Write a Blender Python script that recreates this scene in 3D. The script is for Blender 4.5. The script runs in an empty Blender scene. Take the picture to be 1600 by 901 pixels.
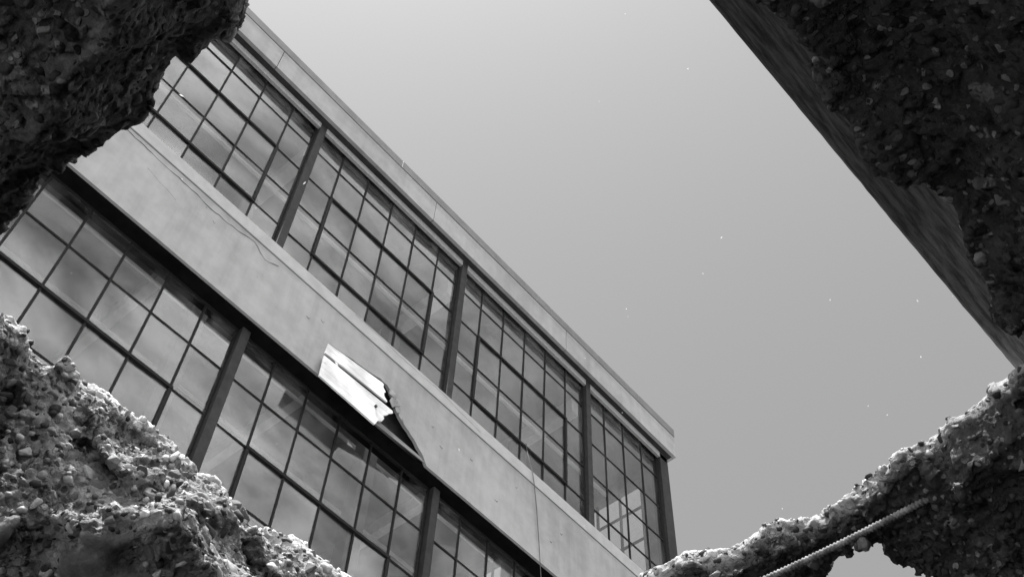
import bpy, bmesh, math, random
import numpy as np
from mathutils import Vector, Matrix

# ------------------------------------------------------------------ camera
sc = bpy.context.scene
col = sc.collection
CAM = np.array([0.0, 0.0, 1.6])
FPX = 1787.0                                   # focal length in photo pixels (1600 wide)
RX = np.array([0.65069, -0.75850, 0.03593])    # camera right / down / forward in the world
DN = np.array([0.63931, 0.52168, -0.56492])
FW = np.array([0.40975, 0.39056, 0.82436])
cam_d = bpy.data.cameras.new('camera')
cam = bpy.data.objects.new('camera', cam_d)
col.objects.link(cam)
cam.matrix_world = Matrix(((RX[0], -DN[0], -FW[0], CAM[0]), (RX[1], -DN[1], -FW[1], CAM[1]),
                           (RX[2], -DN[2], -FW[2], CAM[2]), (0, 0, 0, 1)))
cam_d.sensor_width = 36.0
cam_d.lens = 36.0 * FPX / 1600.0
cam_d.clip_start = 0.02
cam_d.clip_end = 3000.0
sc.camera = cam

# ------------------------------------------------------------------ sun, sky, exposure
SUN = Vector((-0.26, -0.045, 0.96)).normalized()
sun_d = bpy.data.lights.new('sun', 'SUN')
sun_d.energy = 4.5
sun_d.angle = math.radians(0.5)
sun_d.color = (1.0, 1.0, 1.0)
sun = bpy.data.objects.new('sun', sun_d)
col.objects.link(sun)
sun.rotation_euler = SUN.to_track_quat('Z', 'Y').to_euler()

world = bpy.data.worlds.new('World')
sc.world = world
world.use_nodes = True
wn, wl = world.node_tree.nodes, world.node_tree.links
wn.clear()
sky = wn.new('ShaderNodeTexSky')
sky.sky_type = 'NISHITA'
sky.sun_disc = False
sky.sun_elevation = math.asin(SUN.z)
sky.sun_rotation = math.atan2(SUN.x, SUN.y)
sky.altitude = 0.0
sky.air_density = 1.0
sky.dust_density = 2.2
sky.ozone_density = 1.0
sep = wn.new('ShaderNodeSeparateColor')
wl.new(sky.outputs[0], sep.inputs[0])
# black-and-white film: the sky's luminance
def wmath(op, a, b=None, c=None):
    n = wn.new('ShaderNodeMath'); n.operation = op
    for i, v in enumerate((a, b, c)):
        if v is None: continue
        if isinstance(v, (int, float)): n.inputs[i].default_value = v
        else: wl.new(v, n.inputs[i])
    return n.outputs[0]
grey = wmath('MULTIPLY_ADD', sep.outputs[2], 0.10, wmath('ADD', wmath('MULTIPLY', sep.outputs[0], 0.40), wmath('MULTIPLY', sep.outputs[1], 0.50)))
# thin streaky cloud over the half of the sky that the windows mirror
wtc = wn.new('ShaderNodeTexCoord')
wmap = wn.new('ShaderNodeMapping')
wmap.inputs['Rotation'].default_value = (0.0, 0.0, math.radians(12))
wmap.inputs['Scale'].default_value = (1.3, 2.6, 3.0)
wl.new(wtc.outputs['Generated'], wmap.inputs['Vector'])
wno = wn.new('ShaderNodeTexNoise')
wno.inputs['Scale'].default_value = 4.2
wno.inputs['Detail'].default_value = 7.0
wno.inputs['Roughness'].default_value = 0.55
wno.inputs['Distortion'].default_value = 0.6
wl.new(wmap.outputs[0], wno.inputs['Vector'])
wr = wn.new('ShaderNodeMapRange'); wr.interpolation_type = 'SMOOTHSTEP'
wr.inputs['From Min'].default_value = 0.24
wr.inputs['From Max'].default_value = 0.76
wl.new(wno.outputs['Fac'], wr.inputs['Value'])
wsx = wn.new('ShaderNodeSeparateXYZ')
wl.new(wtc.outputs['Generated'], wsx.inputs[0])
wb = wn.new('ShaderNodeMapRange'); wb.interpolation_type = 'SMOOTHSTEP'
wb.inputs['From Min'].default_value = 0.0
wb.inputs['From Max'].default_value = 0.40
wl.new(wmath('ADD', wmath('MULTIPLY', wsx.outputs['X'], -0.5), wmath('MULTIPLY', wsx.outputs['Y'], -0.866)), wb.inputs['Value'])
cloud = wmath('MULTIPLY', wr.outputs[0], wb.outputs[0])
tot = wmath('MULTIPLY_ADD', cloud, 12.5, grey)
wbg = wn.new('ShaderNodeBackground')
wbg.inputs['Strength'].default_value = 0.115
wl.new(tot, wbg.inputs['Color'])
wout = wn.new('ShaderNodeOutputWorld')
wl.new(wbg.outputs[0], wout.inputs['Surface'])

sc.view_settings.view_transform = 'Standard'
sc.view_settings.look = 'None'
sc.view_settings.exposure = 1.0
sc.view_settings.gamma = 1.0
sc.view_settings.use_curve_mapping = False
sc.render.engine = 'CYCLES'
sc.cycles.caustics_reflective = False
sc.cycles.caustics_refractive = False
sc.cycles.sample_clamp_indirect = 4.0
sc.cycles.max_bounces = 10
sc.cycles.diffuse_bounces = 5
sc.cycles.transparent_max_bounces = 24

rng = np.random.default_rng(7)
random.seed(7)

# ------------------------------------------------------------------ helpers
def ray(px, py):
    return (px - 800.0) * RX + (py - 450.5) * DN + FPX * FW
def at_h(px, py, h):
    r = ray(px, py); return CAM + r * (h / r[2])
def at_y(px, py, y):
    r = ray(px, py); return CAM + r * (y / r[1])

class NT:
    def __init__(s, name):
        s.m = bpy.data.materials.new(name); s.m.use_nodes = True
        s.t = s.m.node_tree; s.t.nodes.clear()
        s.out = s.n('ShaderNodeOutputMaterial')
    def n(s, kind, **kw):
        nd = s.t.nodes.new(kind)
        for k, v in kw.items():
            if hasattr(nd, k) and k not in ('Scale',): setattr(nd, k, v)
            else: nd.inputs[k].default_value = v
        return nd
    def l(s, a, b): s.t.links.new(a, b)
    def math(s, op, a, b=0.0, c=0.0):
        nd = s.n('ShaderNodeMath'); nd.operation = op
        for i, v in enumerate((a, b, c)):
            if isinstance(v, (int, float)): nd.inputs[i].default_value = v
            else: s.l(v, nd.inputs[i])
        return nd.outputs[0]
    def noise(s, scale, detail=4.0, rough=0.55, vec=None, dist=0.0):
        nd = s.n('ShaderNodeTexNoise')
        nd.inputs['Scale'].default_value = scale; nd.inputs['Detail'].default_value = detail
        nd.inputs['Roughness'].default_value = rough; nd.inputs['Distortion'].default_value = dist
        if vec is not None: s.l(vec, nd.inputs['Vector'])
        return nd.outputs['Fac']
    def ramp(s, v, a, b, lo=0.0, hi=1.0):
        nd = s.n('ShaderNodeMapRange'); nd.interpolation_type = 'SMOOTHSTEP'
        nd.inputs['From Min'].default_value = a; nd.inputs['From Max'].default_value = b
        nd.inputs['To Min'].default_value = lo; nd.inputs['To Max'].default_value = hi
        s.l(v, nd.inputs['Value']); return nd.outputs[0]
    def mix(s, f, a, b):
        nd = s.n('ShaderNodeMix'); nd.data_type = 'FLOAT'
        for i, v in zip((0, 2, 3), (f, a, b)):
            if isinstance(v, (int, float)): nd.inputs[i].default_value = v
            else: s.l(v, nd.inputs[i])
        return nd.outputs[0]
    def coords(s, kind='Object', scale=None):
        tc = s.n('ShaderNodeTexCoord'); v = tc.outputs[kind]
        if scale:
            mp = s.n('ShaderNodeMapping'); mp.inputs['Scale'].default_value = scale
            s.l(v, mp.inputs['Vector']); v = mp.outputs[0]
        return v
    def bsdf(s, colr, rough=0.8, bump=None, bstr=0.3, bdist=0.01, spec=0.3, metal=0.0):
        p = s.n('ShaderNodeBsdfPrincipled')
        if isinstance(colr, (int, float)): p.inputs['Base Color'].default_value = (colr, colr, colr, 1)
        else: s.l(colr, p.inputs['Base Color'])
        if isinstance(rough, (int, float)): p.inputs['Roughness'].default_value = rough
        else: s.l(rough, p.inputs['Roughness'])
        p.inputs['Specular IOR Level'].default_value = spec
        p.inputs['Metallic'].default_value = metal
        if bump is not None:
            b = s.n('ShaderNodeBump'); b.inputs['Strength'].default_value = bstr
            b.inputs['Distance'].default_value = bdist
            s.l(bump, b.inputs['Height']); s.l(b.outputs[0], p.inputs['Normal'])
        s.l(p.outputs[0], s.out.inputs['Surface'])
        return p

def geo(m):
    return m.n('ShaderNodeNewGeometry').outputs['Position']

# ------------------------------------------------------------------ materials
def mat_stucco():
    m = NT('stucco'); p = geo(m)
    big = m.noise(0.7, 5, 0.6, p); fine = m.noise(55, 5, 0.7, p); mid = m.noise(5, 4, 0.6, p)
    sp = m.n('ShaderNodeMapping'); sp.inputs['Scale'].default_value = (7, 1, 0.35); m.l(p, sp.inputs['Vector'])
    streak = m.noise(1.0, 5, 0.6, sp.outputs[0])
    c = m.math('ADD', m.ramp(big, 0.3, 0.7, 0.195, 0.245), m.ramp(streak, 0.35, 0.75, 0.012, -0.025))
    c = m.math('ADD', c, m.ramp(mid, 0.3, 0.7, -0.02, 0.02))
    spots = m.ramp(m.noise(13, 2, 0.5, p), 0.74, 0.80, 0.0, 0.10)
    c = m.math('SUBTRACT', c, spots)
    h = m.math('ADD', m.math('MULTIPLY', fine, 0.5), m.math('MULTIPLY', mid, 2.0))
    m.bsdf(c, 0.85, h, 0.22, 0.004)
    return m.m
def mat_plain(name, c0, c1, scale=8.0, rough=0.6, bstr=0.25, bdist=0.003, spec=0.3, bscale=60):
    m = NT(name); p = geo(m)
    c = m.ramp(m.noise(scale, 6, 0.65, p), 0.3, 0.7, c0, c1)
    m.bsdf(c, rough, m.noise(bscale, 4, 0.6, p), bstr, bdist, spec)
    return m.m
def mat_rusty(name, base, light):
    m = NT(name); p = geo(m)
    n = m.noise(95, 6, 0.75, p)
    c = m.mix(m.ramp(n, 0.35, 0.68), base, light)
    m.bsdf(c, 0.8, n, 0.5, 0.004)
    return m.m
def mat_glass():
    m = NT('window_glass'); p = geo(m)
    oi = m.n('ShaderNodeObjectInfo')
    ge = m.n('ShaderNodeNewGeometry')
    dt = m.n('ShaderNodeVectorMath'); dt.operation = 'DOT_PRODUCT'
    m.l(ge.outputs['Incoming'], dt.inputs[0]); m.l(ge.outputs['Normal'], dt.inputs[1])
    om = m.math('SUBTRACT', 1.0, m.math('ABSOLUTE', dt.outputs['Value']))
    frn = m.math('MULTIPLY_ADD', m.math('POWER', om, 5.0), 0.93, 0.07)      # Schlick, the same from both sides
    # slightly wavy old sheet glass
    off = m.n('ShaderNodeVectorMath'); off.operation = 'MULTIPLY_ADD'
    cx = m.n('ShaderNodeCombineXYZ')
    for i in range(3): m.l(oi.outputs['Random'], cx.inputs[i])
    m.l(cx.outputs[0], off.inputs[0]); off.inputs[1].default_value = (31, 17, 43); m.l(p, off.inputs[2])
    gl = m.n('ShaderNodeBsdfGlossy'); gl.inputs['Roughness'].default_value = 0.012
    gl.inputs['Color'].default_value = (0.95, 0.95, 0.95, 1)
    tr = m.n('ShaderNodeBsdfTransparent'); tr.inputs['Color'].default_value = (0.98, 0.98, 0.98, 1)
    mx = m.n('ShaderNodeMixShader')
    m.l(frn, mx.inputs[0]); m.l(tr.outputs[0], mx.inputs[1]); m.l(gl.outputs[0], mx.inputs[2])
    # film of dust
    df = m.n('ShaderNodeBsdfDiffuse'); df.inputs['Color'].default_value = (0.5, 0.5, 0.5, 1)
    tl = m.n('ShaderNodeBsdfTranslucent'); tl.inputs['Color'].default_value = (0.4, 0.4, 0.4, 1)
    dm = m.n('ShaderNodeMixShader'); dm.inputs[0].default_value = 0.35
    m.l(df.outputs[0], dm.inputs[1]); m.l(tl.outputs[0], dm.inputs[2])
    dirt = m.ramp(m.noise(3.2, 7, 0.62, off.outputs[0], 0.5), 0.36, 0.70, 0.0, 0.075)
    dirt = m.math('MULTIPLY', dirt, m.ramp(oi.outputs['Random'], 0.0, 1.0, 0.5, 1.25))
    m2 = m.n('ShaderNodeMixShader')
    m.l(dirt, m2.inputs[0]); m.l(mx.outputs[0], m2.inputs[1]); m.l(dm.outputs[0], m2.inputs[2])
    m.l(m2.outputs[0], m.out.inputs['Surface'])
    return m.m
def mat_wood(name, c0, c1, axis_scale, rough=0.8, bstr=0.6, worn=False):
    m = NT(name); tc = m.coords('Object', axis_scale)
    n = m.noise(1.0, 8, 0.75, tc, 0.2)
    n2 = m.noise(3.0, 3, 0.5, m.coords('Object'))
    c = m.math('MULTIPLY', m.ramp(n, 0.3, 0.7, c0, c1), m.ramp(n2, 0.3, 0.7, 0.65, 1.2))
    if worn:
        chip = m.ramp(m.noise(22, 6, 0.7, geo(m)), 0.62, 0.68, 0.0, 0.75)
        c = m.math('MULTIPLY', c, m.math('SUBTRACT', 1.0, chip))
    m.bsdf(c, rough, n, bstr, 0.006)
    return m.m
def mat_concrete():
    m = NT('broken_concrete'); p = geo(m)
    at = m.n('ShaderNodeAttribute'); at.attribute_name = 'fracture'; fr = at.outputs['Fac']
    wob = m.n('ShaderNodeTexNoise'); wob.inputs['Scale'].default_value = 30; wob.inputs['Detail'].default_value = 3
    m.l(p, wob.inputs['Vector'])
    wv = m.n('ShaderNodeVectorMath'); wv.operation = 'MULTIPLY_ADD'
    m.l(wob.outputs['Color'], wv.inputs[0]); wv.inputs[1].default_value = (0.02, 0.02, 0.02); m.l(p, wv.inputs[2])
    def cells(scale):
        v = m.n('ShaderNodeTexVoronoi'); v.inputs['Scale'].default_value = scale
        m.l(wv.outputs[0], v.inputs['Vector'])
        s = m.n('ShaderNodeSeparateColor'); m.l(v.outputs['Color'], s.inputs[0])
        return v.outputs['Distance'], s.outputs[0], s.outputs[1]
    d1, a1, b1 = cells(44.0)
    d2, a2, b2 = cells(120.0)
    fine = m.noise(220, 6, 0.75, p); mid = m.noise(26, 7, 0.7, p); big = m.noise(5.5, 6, 0.65, p)
    at3 = m.n('ShaderNodeAttribute'); at3.attribute_name = 'painted_lit'; lit_paint = at3.outputs['Fac']
    mortar = m.mix(lit_paint, m.ramp(mid, 0.25, 0.75, 0.03, 0.12), m.ramp(mid, 0.28, 0.72, 0.12, 0.52))   # dark mortar / pale mortar: shade and light painted into the break
    st1 = m.math('MULTIPLY', m.ramp(d1, 0.30, 0.42, 1.0, 0.0), m.ramp(b1, 0.45, 0.5))
    st2 = m.math('MULTIPLY', m.ramp(d2, 0.32, 0.46, 1.0, 0.0), m.ramp(b2, 0.35, 0.4))
    cf = m.mix(st2, mortar, m.mix(lit_paint, m.ramp(m.math('POWER', a2, 2.0), 0.0, 1.0, 0.03, 0.34), m.ramp(a2, 0.0, 1.0, 0.06, 0.52)))
    cf = m.mix(st1, cf, m.mix(lit_paint, m.ramp(m.math('POWER', a1, 2.0), 0.0, 1.0, 0.03, 0.36), m.ramp(a1, 0.0, 1.0, 0.06, 0.55)))
    cf = m.math('MULTIPLY', cf, m.ramp(fine, 0.25, 0.75, 0.7, 1.25))
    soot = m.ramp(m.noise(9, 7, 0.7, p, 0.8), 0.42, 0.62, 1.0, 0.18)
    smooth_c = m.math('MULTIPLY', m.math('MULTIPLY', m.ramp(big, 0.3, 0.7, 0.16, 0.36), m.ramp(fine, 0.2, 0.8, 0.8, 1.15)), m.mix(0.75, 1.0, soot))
    c = m.mix(fr, smooth_c, cf)
    at2 = m.n('ShaderNodeAttribute'); at2.attribute_name = 'rim_sun_paint'
    c = m.mix(at2.outputs['Fac'], c, m.ramp(mid, 0.25, 0.75, 0.42, 0.66))       # sunlit upper rim painted in as a pale colour
    h = m.math('ADD', m.math('MULTIPLY', m.math('ADD', m.math('MULTIPLY', st1, m.ramp(d1, 0.0, 0.42, 1.0, 0.0)), m.math('MULTIPLY', st2, 0.4)), fr),
               m.math('ADD', m.math('MULTIPLY', mid, 1.1), m.math('MULTIPLY', fine, 0.5)))
    hb = m.math('MULTIPLY', h, m.ramp(fr, 0.0, 1.0, 0.35, 1.0))
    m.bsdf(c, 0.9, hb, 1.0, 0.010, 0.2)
    return m.m
def mat_stone(name='aggregate_stone', lo=0.08, hi=0.60, small=False):
    m = NT(name)
    oi = m.n('ShaderNodeObjectInfo')
    at = m.n('ShaderNodeAttribute'); at.attribute_name = 'tone'
    r = at.outputs['Fac'] if small else oi.outputs['Random']
    n = m.noise(90, 6, 0.7, geo(m))
    c = m.math('MULTIPLY', m.ramp(m.math('POWER', r, 2.0), 0.0, 1.0, lo, hi), m.ramp(n, 0.3, 0.7, 0.6, 1.2))
    m.bsdf(c, m.ramp(r, 0, 1, 0.75, 0.5), n, 0.5, 0.003, 0.35)
    return m.m

M = dict(
    stucco=mat_stucco(), glass=mat_glass(), concrete=mat_concrete(), stone=mat_stone(), stone_shaded=mat_stone('shade_tinted_stone', 0.03, 0.26), stone_small=mat_stone('small_stone', 0.03, 0.55, True),  # second stone tone is a darker copy, shade painted into its colour
    bar=mat_plain('dark_steel_paint', 0.004, 0.012, 30, 0.6, 0.3, 0.002, 0.12),
    mullion=mat_plain('grey_steel_paint', 0.018, 0.030, 12, 0.6, 0.2, 0.002, 0.12),
    soffit=mat_plain('soffit_paint', 0.02, 0.035, 6, 0.9, 0.2, 0.003, 0.05),
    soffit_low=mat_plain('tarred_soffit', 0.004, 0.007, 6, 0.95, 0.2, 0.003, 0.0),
    flash=mat_plain('zinc_flashing', 0.09, 0.13, 3, 0.55, 0.15, 0.002),
    head=mat_rusty('flaking_head_paint', 0.14, 0.36),
    sill=mat_plain('sill_render', 0.24, 0.30, 5, 0.85, 0.3, 0.003),
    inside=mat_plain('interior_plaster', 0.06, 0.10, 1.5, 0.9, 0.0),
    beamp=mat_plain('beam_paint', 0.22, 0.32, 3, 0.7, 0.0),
    white=mat_wood('white_painted_board', 0.40, 0.62, (1.5, 40, 40), 0.6, 0.25, True),
    core=mat_plain('dark_beam_core', 0.02, 0.05, 10, 0.9),
    plank=mat_wood('weathered_plank', 0.012, 0.17, (20.0, 190, 190)),
    rebar=mat_rusty('rebar_steel', 0.10, 0.34),
    ground=mat_plain('gravel_ground', 0.20, 0.30, 1.2, 0.95, 0.5, 0.01, bscale=30),
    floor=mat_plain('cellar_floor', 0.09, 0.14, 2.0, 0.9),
    wallc=mat_plain('rough_wall', 0.10, 0.18, 2.0, 0.9, 0.5, 0.01),
    cable=mat_plain('black_cable', 0.02, 0.03, 10, 0.6),
    fleck=mat_plain('pale_fluff', 0.45, 0.6, 5, 0.8),
    roof=mat_plain('roof_felt', 0.10, 0.16, 3, 0.9),
)

def link(name, mesh, mat, parent=None, loc=None):
    o = bpy.data.objects.new(name, mesh)
    if mat is not None and len(mesh.materials) == 0: mesh.materials.append(mat)
    col.objects.link(o)
    if parent is not None: o.parent = parent
    if loc is not None: o.location = loc
    return o
def empty(name, loc=(0, 0, 0)):
    o = bpy.data.objects.new(name, None); col.objects.link(o); o.location = loc; return o
def tag(o, label=None, cat=None, group=None, kind=None):
    for k, v in (('label', label), ('category', cat), ('group', group), ('kind', kind)):
        if v: o[k] = v
    return o

class MB:
    def __init__(s): s.v, s.f = [], []
    def add(s, vs, fs):
        b = len(s.v); s.v += [tuple(map(float, p)) for p in vs]; s.f += [tuple(i + b for i in q) for q in fs]
    def box(s, x0, x1, y0, y1, z0, z1):
        s.add([(x0, y0, z0), (x1, y0, z0), (x1, y1, z0), (x0, y1, z0), (x0, y0, z1), (x1, y0, z1), (x1, y1, z1), (x0, y1, z1)],
              [(0, 3, 2, 1), (4, 5, 6, 7), (0, 1, 5, 4), (1, 2, 6, 5), (2, 3, 7, 6), (3, 0, 4, 7)])
    def prism_xz(s, pts, y0, y1):            # outline in X-Z (counter-clockwise seen from -Y), extruded along Y
        n = len(pts)
        s.add([(x, y0, z) for x, z in pts] + [(x, y1, z) for x, z in pts],
              [tuple(range(n)), tuple(range(2 * n - 1, n - 1, -1))] + [(i, i + n, (i + 1) % n + n, (i + 1) % n) for i in range(n)])
    def tube(s, pts, r, k=8):
        pts = [Vector(p) for p in pts]; rs = r if isinstance(r, (list, tuple)) else [r] * len(pts)
        rings = []
        up = Vector((0.13, 0.31, 0.94))
        for i, p in enumerate(pts):
            t = (pts[min(i + 1, len(pts) - 1)] - pts[max(i - 1, 0)]).normalized()
            a = t.cross(up).normalized(); b = t.cross(a)
            rings.append([p + rs[i] * (math.cos(q) * a + math.sin(q) * b) for q in [2 * math.pi * j / k for j in range(k)]])
        vs = [v for r_ in rings for v in r_]
        fs = [(i * k + j, i * k + (j + 1) % k, (i + 1) * k + (j + 1) % k, (i + 1) * k + j) for i in range(len(pts) - 1) for j in range(k)]
        fs += [tuple(range(k - 1, -1, -1)), tuple(range((len(pts) - 1) * k, len(pts) * k))]
        s.add(vs, fs)
    def mesh(s, name, smooth=False, bevel=0.0):
        me = bpy.data.meshes.new(name); me.from_pydata(s.v, [], s.f); me.update()
        if bevel:
            bm = bmesh.new(); bm.from_mesh(me)
            bmesh.ops.bevel(bm, geom=list(bm.edges), offset=bevel, segments=1, affect='EDGES', profile=0.5)
            bm.to_mesh(me); bm.free()
        if smooth: me.polygons.foreach_set('use_smooth', [True] * len(me.polygons))
        return me
    def build(s, name, mat, parent=None, smooth=False, bevel=0.0):
        return link(name, s.mesh(name, smooth, bevel), mat, parent)
def box(name, x0, x1, y0, y1, z0, z1, mat, parent=None, bevel=0.0):
    b = MB(); b.box(x0, x1, y0, y1, z0, z1); return b.build(name, mat, parent, bevel=bevel)

# ------------------------------------------------------------------ ground
g = MB(); g.add([(-900, -900, 0), (900, -900, 0), (900, 900, 0), (-900, 900, 0)], [(0, 1, 2, 3)])
tag(g.build('ground', M['ground']), kind='structure')

# ================================================================== the building
YF = 6.0                       # plane of the rendered face
U = 0.6
def zz(z, y=YF): return 1.6 + U * z * (y / YF)
def xx(x, y=YF): return U * x * (y / YF)
YG = 6.19                      # glass plane
XE = 10.0                      # right end
XL = -6.4
Z_SP0, Z_SP1, Z_SILL = 9.94, 10.98, 11.17
Z_FA0, Z_FA1, Z_CAP = 14.08, 14.53, 14.69
PITCH = 2.562
MULL = [xx(4.80, 6.15) + PITCH * k for k in range(-2, 3)]         # -2.16 .. 8.09
PW = PITCH / 6.0

fb = empty('factory_building', (2, 10, 0))
tag(fb, 'pale rendered factory building with two long bands of steel-framed windows under a flat roof', 'building')
fb_inv = Matrix.Translation(Vector((-2, -10, 0)))
def to_fb(o):
    o.parent = fb; o.matrix_parent_inverse = fb_inv; return o

# --- spandrel cladding with the torn-away notch
NOTCH = [(8.72, 13.90), (8.60, 14.06), (8.42, 14.20), (8.22, 14.33), (8.02, 14.44), (7.88, 14.55), (7.82, 14.70), (7.70, 14.84), (7.60, 14.94),
         (7.44, 14.955), (7.30, 14.92), (7.05, 14.87), (6.80, 14.845), (6.55, 14.79), (6.245, 14.74), (6.25, 14.42), (6.255, 13.90)]
pts = [(XL, Z_SP0), (6.255 * U, Z_SP0)]
nz = [(x * U, zz(z)) for x, z in NOTCH][::-1]
nz2 = []
for (a, b) in zip(nz[:-1], nz[1:]):
    for k in range(3):
        t = k / 3.0; j = 0.0 if k == 0 else random.uniform(-0.006, 0.006)
        nz2.append((a[0] + (b[0] - a[0]) * t + j, a[1] + (b[1] - a[1]) * t + j))
nz2.append(nz[-1])
pts += nz2[1:]
pts += [(XE - 0.002, Z_SP0), (XE - 0.002, Z_SP1 - 0.012), (XL, Z_SP1 - 0.012)]
b = MB(); b.prism_xz(pts, YF, YF + 0.035)
to_fb(b.build('wall', M['stucco'])); 
# beam core behind it, and the black soffit over the lower windows
b = MB(); b.box(XL, 6.0 * U, YF + 0.035, YF + 0.30, Z_SP0 + 0.004, Z_SILL - 0.02); b.box(8.9 * U, XE - 0.02, YF + 0.035, YF + 0.30, Z_SP0 + 0.004, Z_SILL - 0.02)
b.box(6.0 * U, 8.9 * U, YF + 0.17, YF + 0.30, Z_SP0 + 0.004, Z_SILL - 0.02); b.box(6.0 * U, 8.9 * U, YF + 0.035, YF + 0.17, zz(15.1), Z_SILL - 0.02)
to_fb(b.build('beam_core', M['core']))
to_fb(box('soffit', XL, XE - 0.03, YF + 0.028, YF + 0.29, Z_SP0 - 0.012, Z_SP0 - 0.004, M['soffit_low']))
# boards showing in the torn place: lower edge at the face, leaning back
def board(x0, x1, z0, z1, ya, yb, th=0.02, name='board'):
    b = MB()
    n = Vector((0, z0 - z1, yb - ya)).normalized()         # pointing outwards/up
    if n.y > 0: n = -n
    a = [Vector((x0[0], ya, z0)), Vector((x1[0], ya, z0)), Vector((x1[1], yb, z1)), Vector((x0[1], yb, z1))]
    b.add(a + [v - n * th for v in a], [(0, 1, 2, 3), (7, 6, 5, 4), (0, 4, 5, 1), (1, 5, 6, 2), (2, 6, 7, 3), (3, 7, 4, 0)])
    return to_fb(b.build(name, M['white'], bevel=0.0025))
def bp(x, z, y): return Vector((xx(x, y), y, zz(z, y)))
def board4(q, th=0.018, rag=0.0, mat='white'):
    n = (q[1] - q[0]).cross(q[3] - q[0]).normalized()
    if n.y > 0: n = -n
    right = [q[1].lerp(q[2], t) + (q[1] - q[0]).normalized() * (random.uniform(-rag, rag) if 0 < t < 1 else 0) for t in (np.array([0, .08, .22, .3, .47, .55, .71, .8, .93, 1]) if rag else (0.0, 1.0))]
    P = [q[0]] + right + [q[3]]; k = len(P)
    b = MB(); b.add(P + [v - n * th for v in P], [tuple(range(k)), tuple(range(2 * k - 1, k - 1, -1))] + [(i, i + k, (i + 1) % k + k, (i + 1) % k) for i in range(k)])
    return to_fb(b.build('board', M[mat]))
Y_A, Y_B, Y_C = YF - 0.004, YF - 0.050, YF - 0.100
board4([bp(6.245, 14.475, Y_B + 0.028), bp(7.66, 14.56, Y_B + 0.028), bp(7.50, 14.90, Y_A + 0.006), bp(6.245, 14.735, Y_A + 0.006)], rag=0.03)
board4([bp(6.255, 13.90, Y_C), bp(7.50, 13.86, Y_C), bp(7.80, 14.47, Y_B - 0.004), bp(6.245, 14.405, Y_B - 0.004)], rag=0.035)
board4([bp(7.40, 13.88, Y_C + 0.03), bp(8.66, 13.93, YF - 0.004), bp(8.56, 13.99, YF + 0.008), bp(7.50, 13.99, Y_C + 0.045)], 0.010, 0.0, 'flash')
b = MB(); q_ = bp(7.44, 14.24, Y_C + 0.026); b.tube([q_ + Vector((0, 0.02, 0)), q_ + Vector((0, -0.016, 0.003))], 0.016, 10); to_fb(b.build('bolt', M['core']))
# curled flakes of render at the ragged end
for k, (x, z, s_) in enumerate(((7.72, 14.84, 0.06), (7.83, 14.68, 0.07), (7.90, 14.55, 0.05), (8.06, 14.42, 0.03), (7.78, 14.60, 0.075))):
    c = Vector((x * U, YF - 0.012, zz(z)))
    q = [Vector((random.uniform(-.4, .4) * s_ + math.cos(a) * s_ * .55, random.uniform(-.25, .05) * s_, math.sin(a) * s_)) + c for a in np.linspace(0, 2 * math.pi, 7)[:-1]]
    b = MB(); b.add(q + [v + Vector((0, 0.008, 0)) for v in q], [tuple(range(6))[::-1], tuple(range(6, 12))] + [(i, (i + 1) % 6, (i + 1) % 6 + 6, i + 6) for i in range(6)])
    to_fb(b.build('render_flake', M['stucco']))
# cracks in the render: thin dark ribbons sunk as real chips standing 1 mm proud
def crack(ptsx, w, name='crack', y=YF - 0.0012):
    b = MB(); P = [Vector((x * U, y, zz(z))) for x, z in ptsx]
    Q = []
    for a, c in zip(P[:-1], P[1:]):
        n = max(2, int((c - a).length / 0.05))
        for k in range(n):
            Q.append(a.lerp(c, k / n) + Vector((random.uniform(-.008, .008), 0, random.uniform(-.008, .008))))
    Q.append(P[-1])
    vs, fs = [], []
    for i, p in enumerate(Q):
        ww = w * random.uniform(0.4, 1.2)
        vs += [p + Vector((0, 0, ww)), p - Vector((0, 0, ww))]
        if i: fs.append((2 * i - 2, 2 * i - 1, 2 * i + 1, 2 * i))
    b.add(vs, fs); return to_fb(b.build(name, M['core']))
crack([(1.7, 15.53), (2.2, 15.50), (2.57, 15.48), (3.09, 15.47), (3.5, 15.42), (4.03, 15.45), (4.40, 15.54), (4.55, 15.40), (4.68, 15.34), (4.94, 15.46)], 0.007)
crack([(2.35, 15.1), (2.7, 15.02), (2.95, 14.95)], 0.002)
for x, z in ((6.0, 15.1), (5.72, 14.92), (8.95, 14.6), (9.7, 14.9), (10.4, 14.45), (3.6, 15.2), (8.7, 14.9), (11.9, 14.6), (12.2, 15.0), (10.9, 15.2)):
    crack([(x, z), (x + 0.05, z - 0.03), (x + 0.07, z + 0.02)], 0.006, 'chip')

# --- sill band above the spandrel with its drip
b = MB(); b.box(XL, XE + 0.004, YF - 0.004, YF + 0.16, Z_SP1 + 0.012, Z_SILL); to_fb(b.build('sill', M['sill'], bevel=0.003))
b = MB(); b.box(XL, XE - 0.002, YF + 0.016, YF + 0.15, Z_SP1 - 0.012, Z_SP1 + 0.012); to_fb(b.build('drip_groove', M['core']))
crack([(6.61, 15.93), (7.2, 15.91), (7.66, 15.88), (8.3, 15.86), (8.8, 15.90), (9.35, 15.82), (9.9, 15.76)], 0.003, 'crack', YF - 0.0055)

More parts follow.
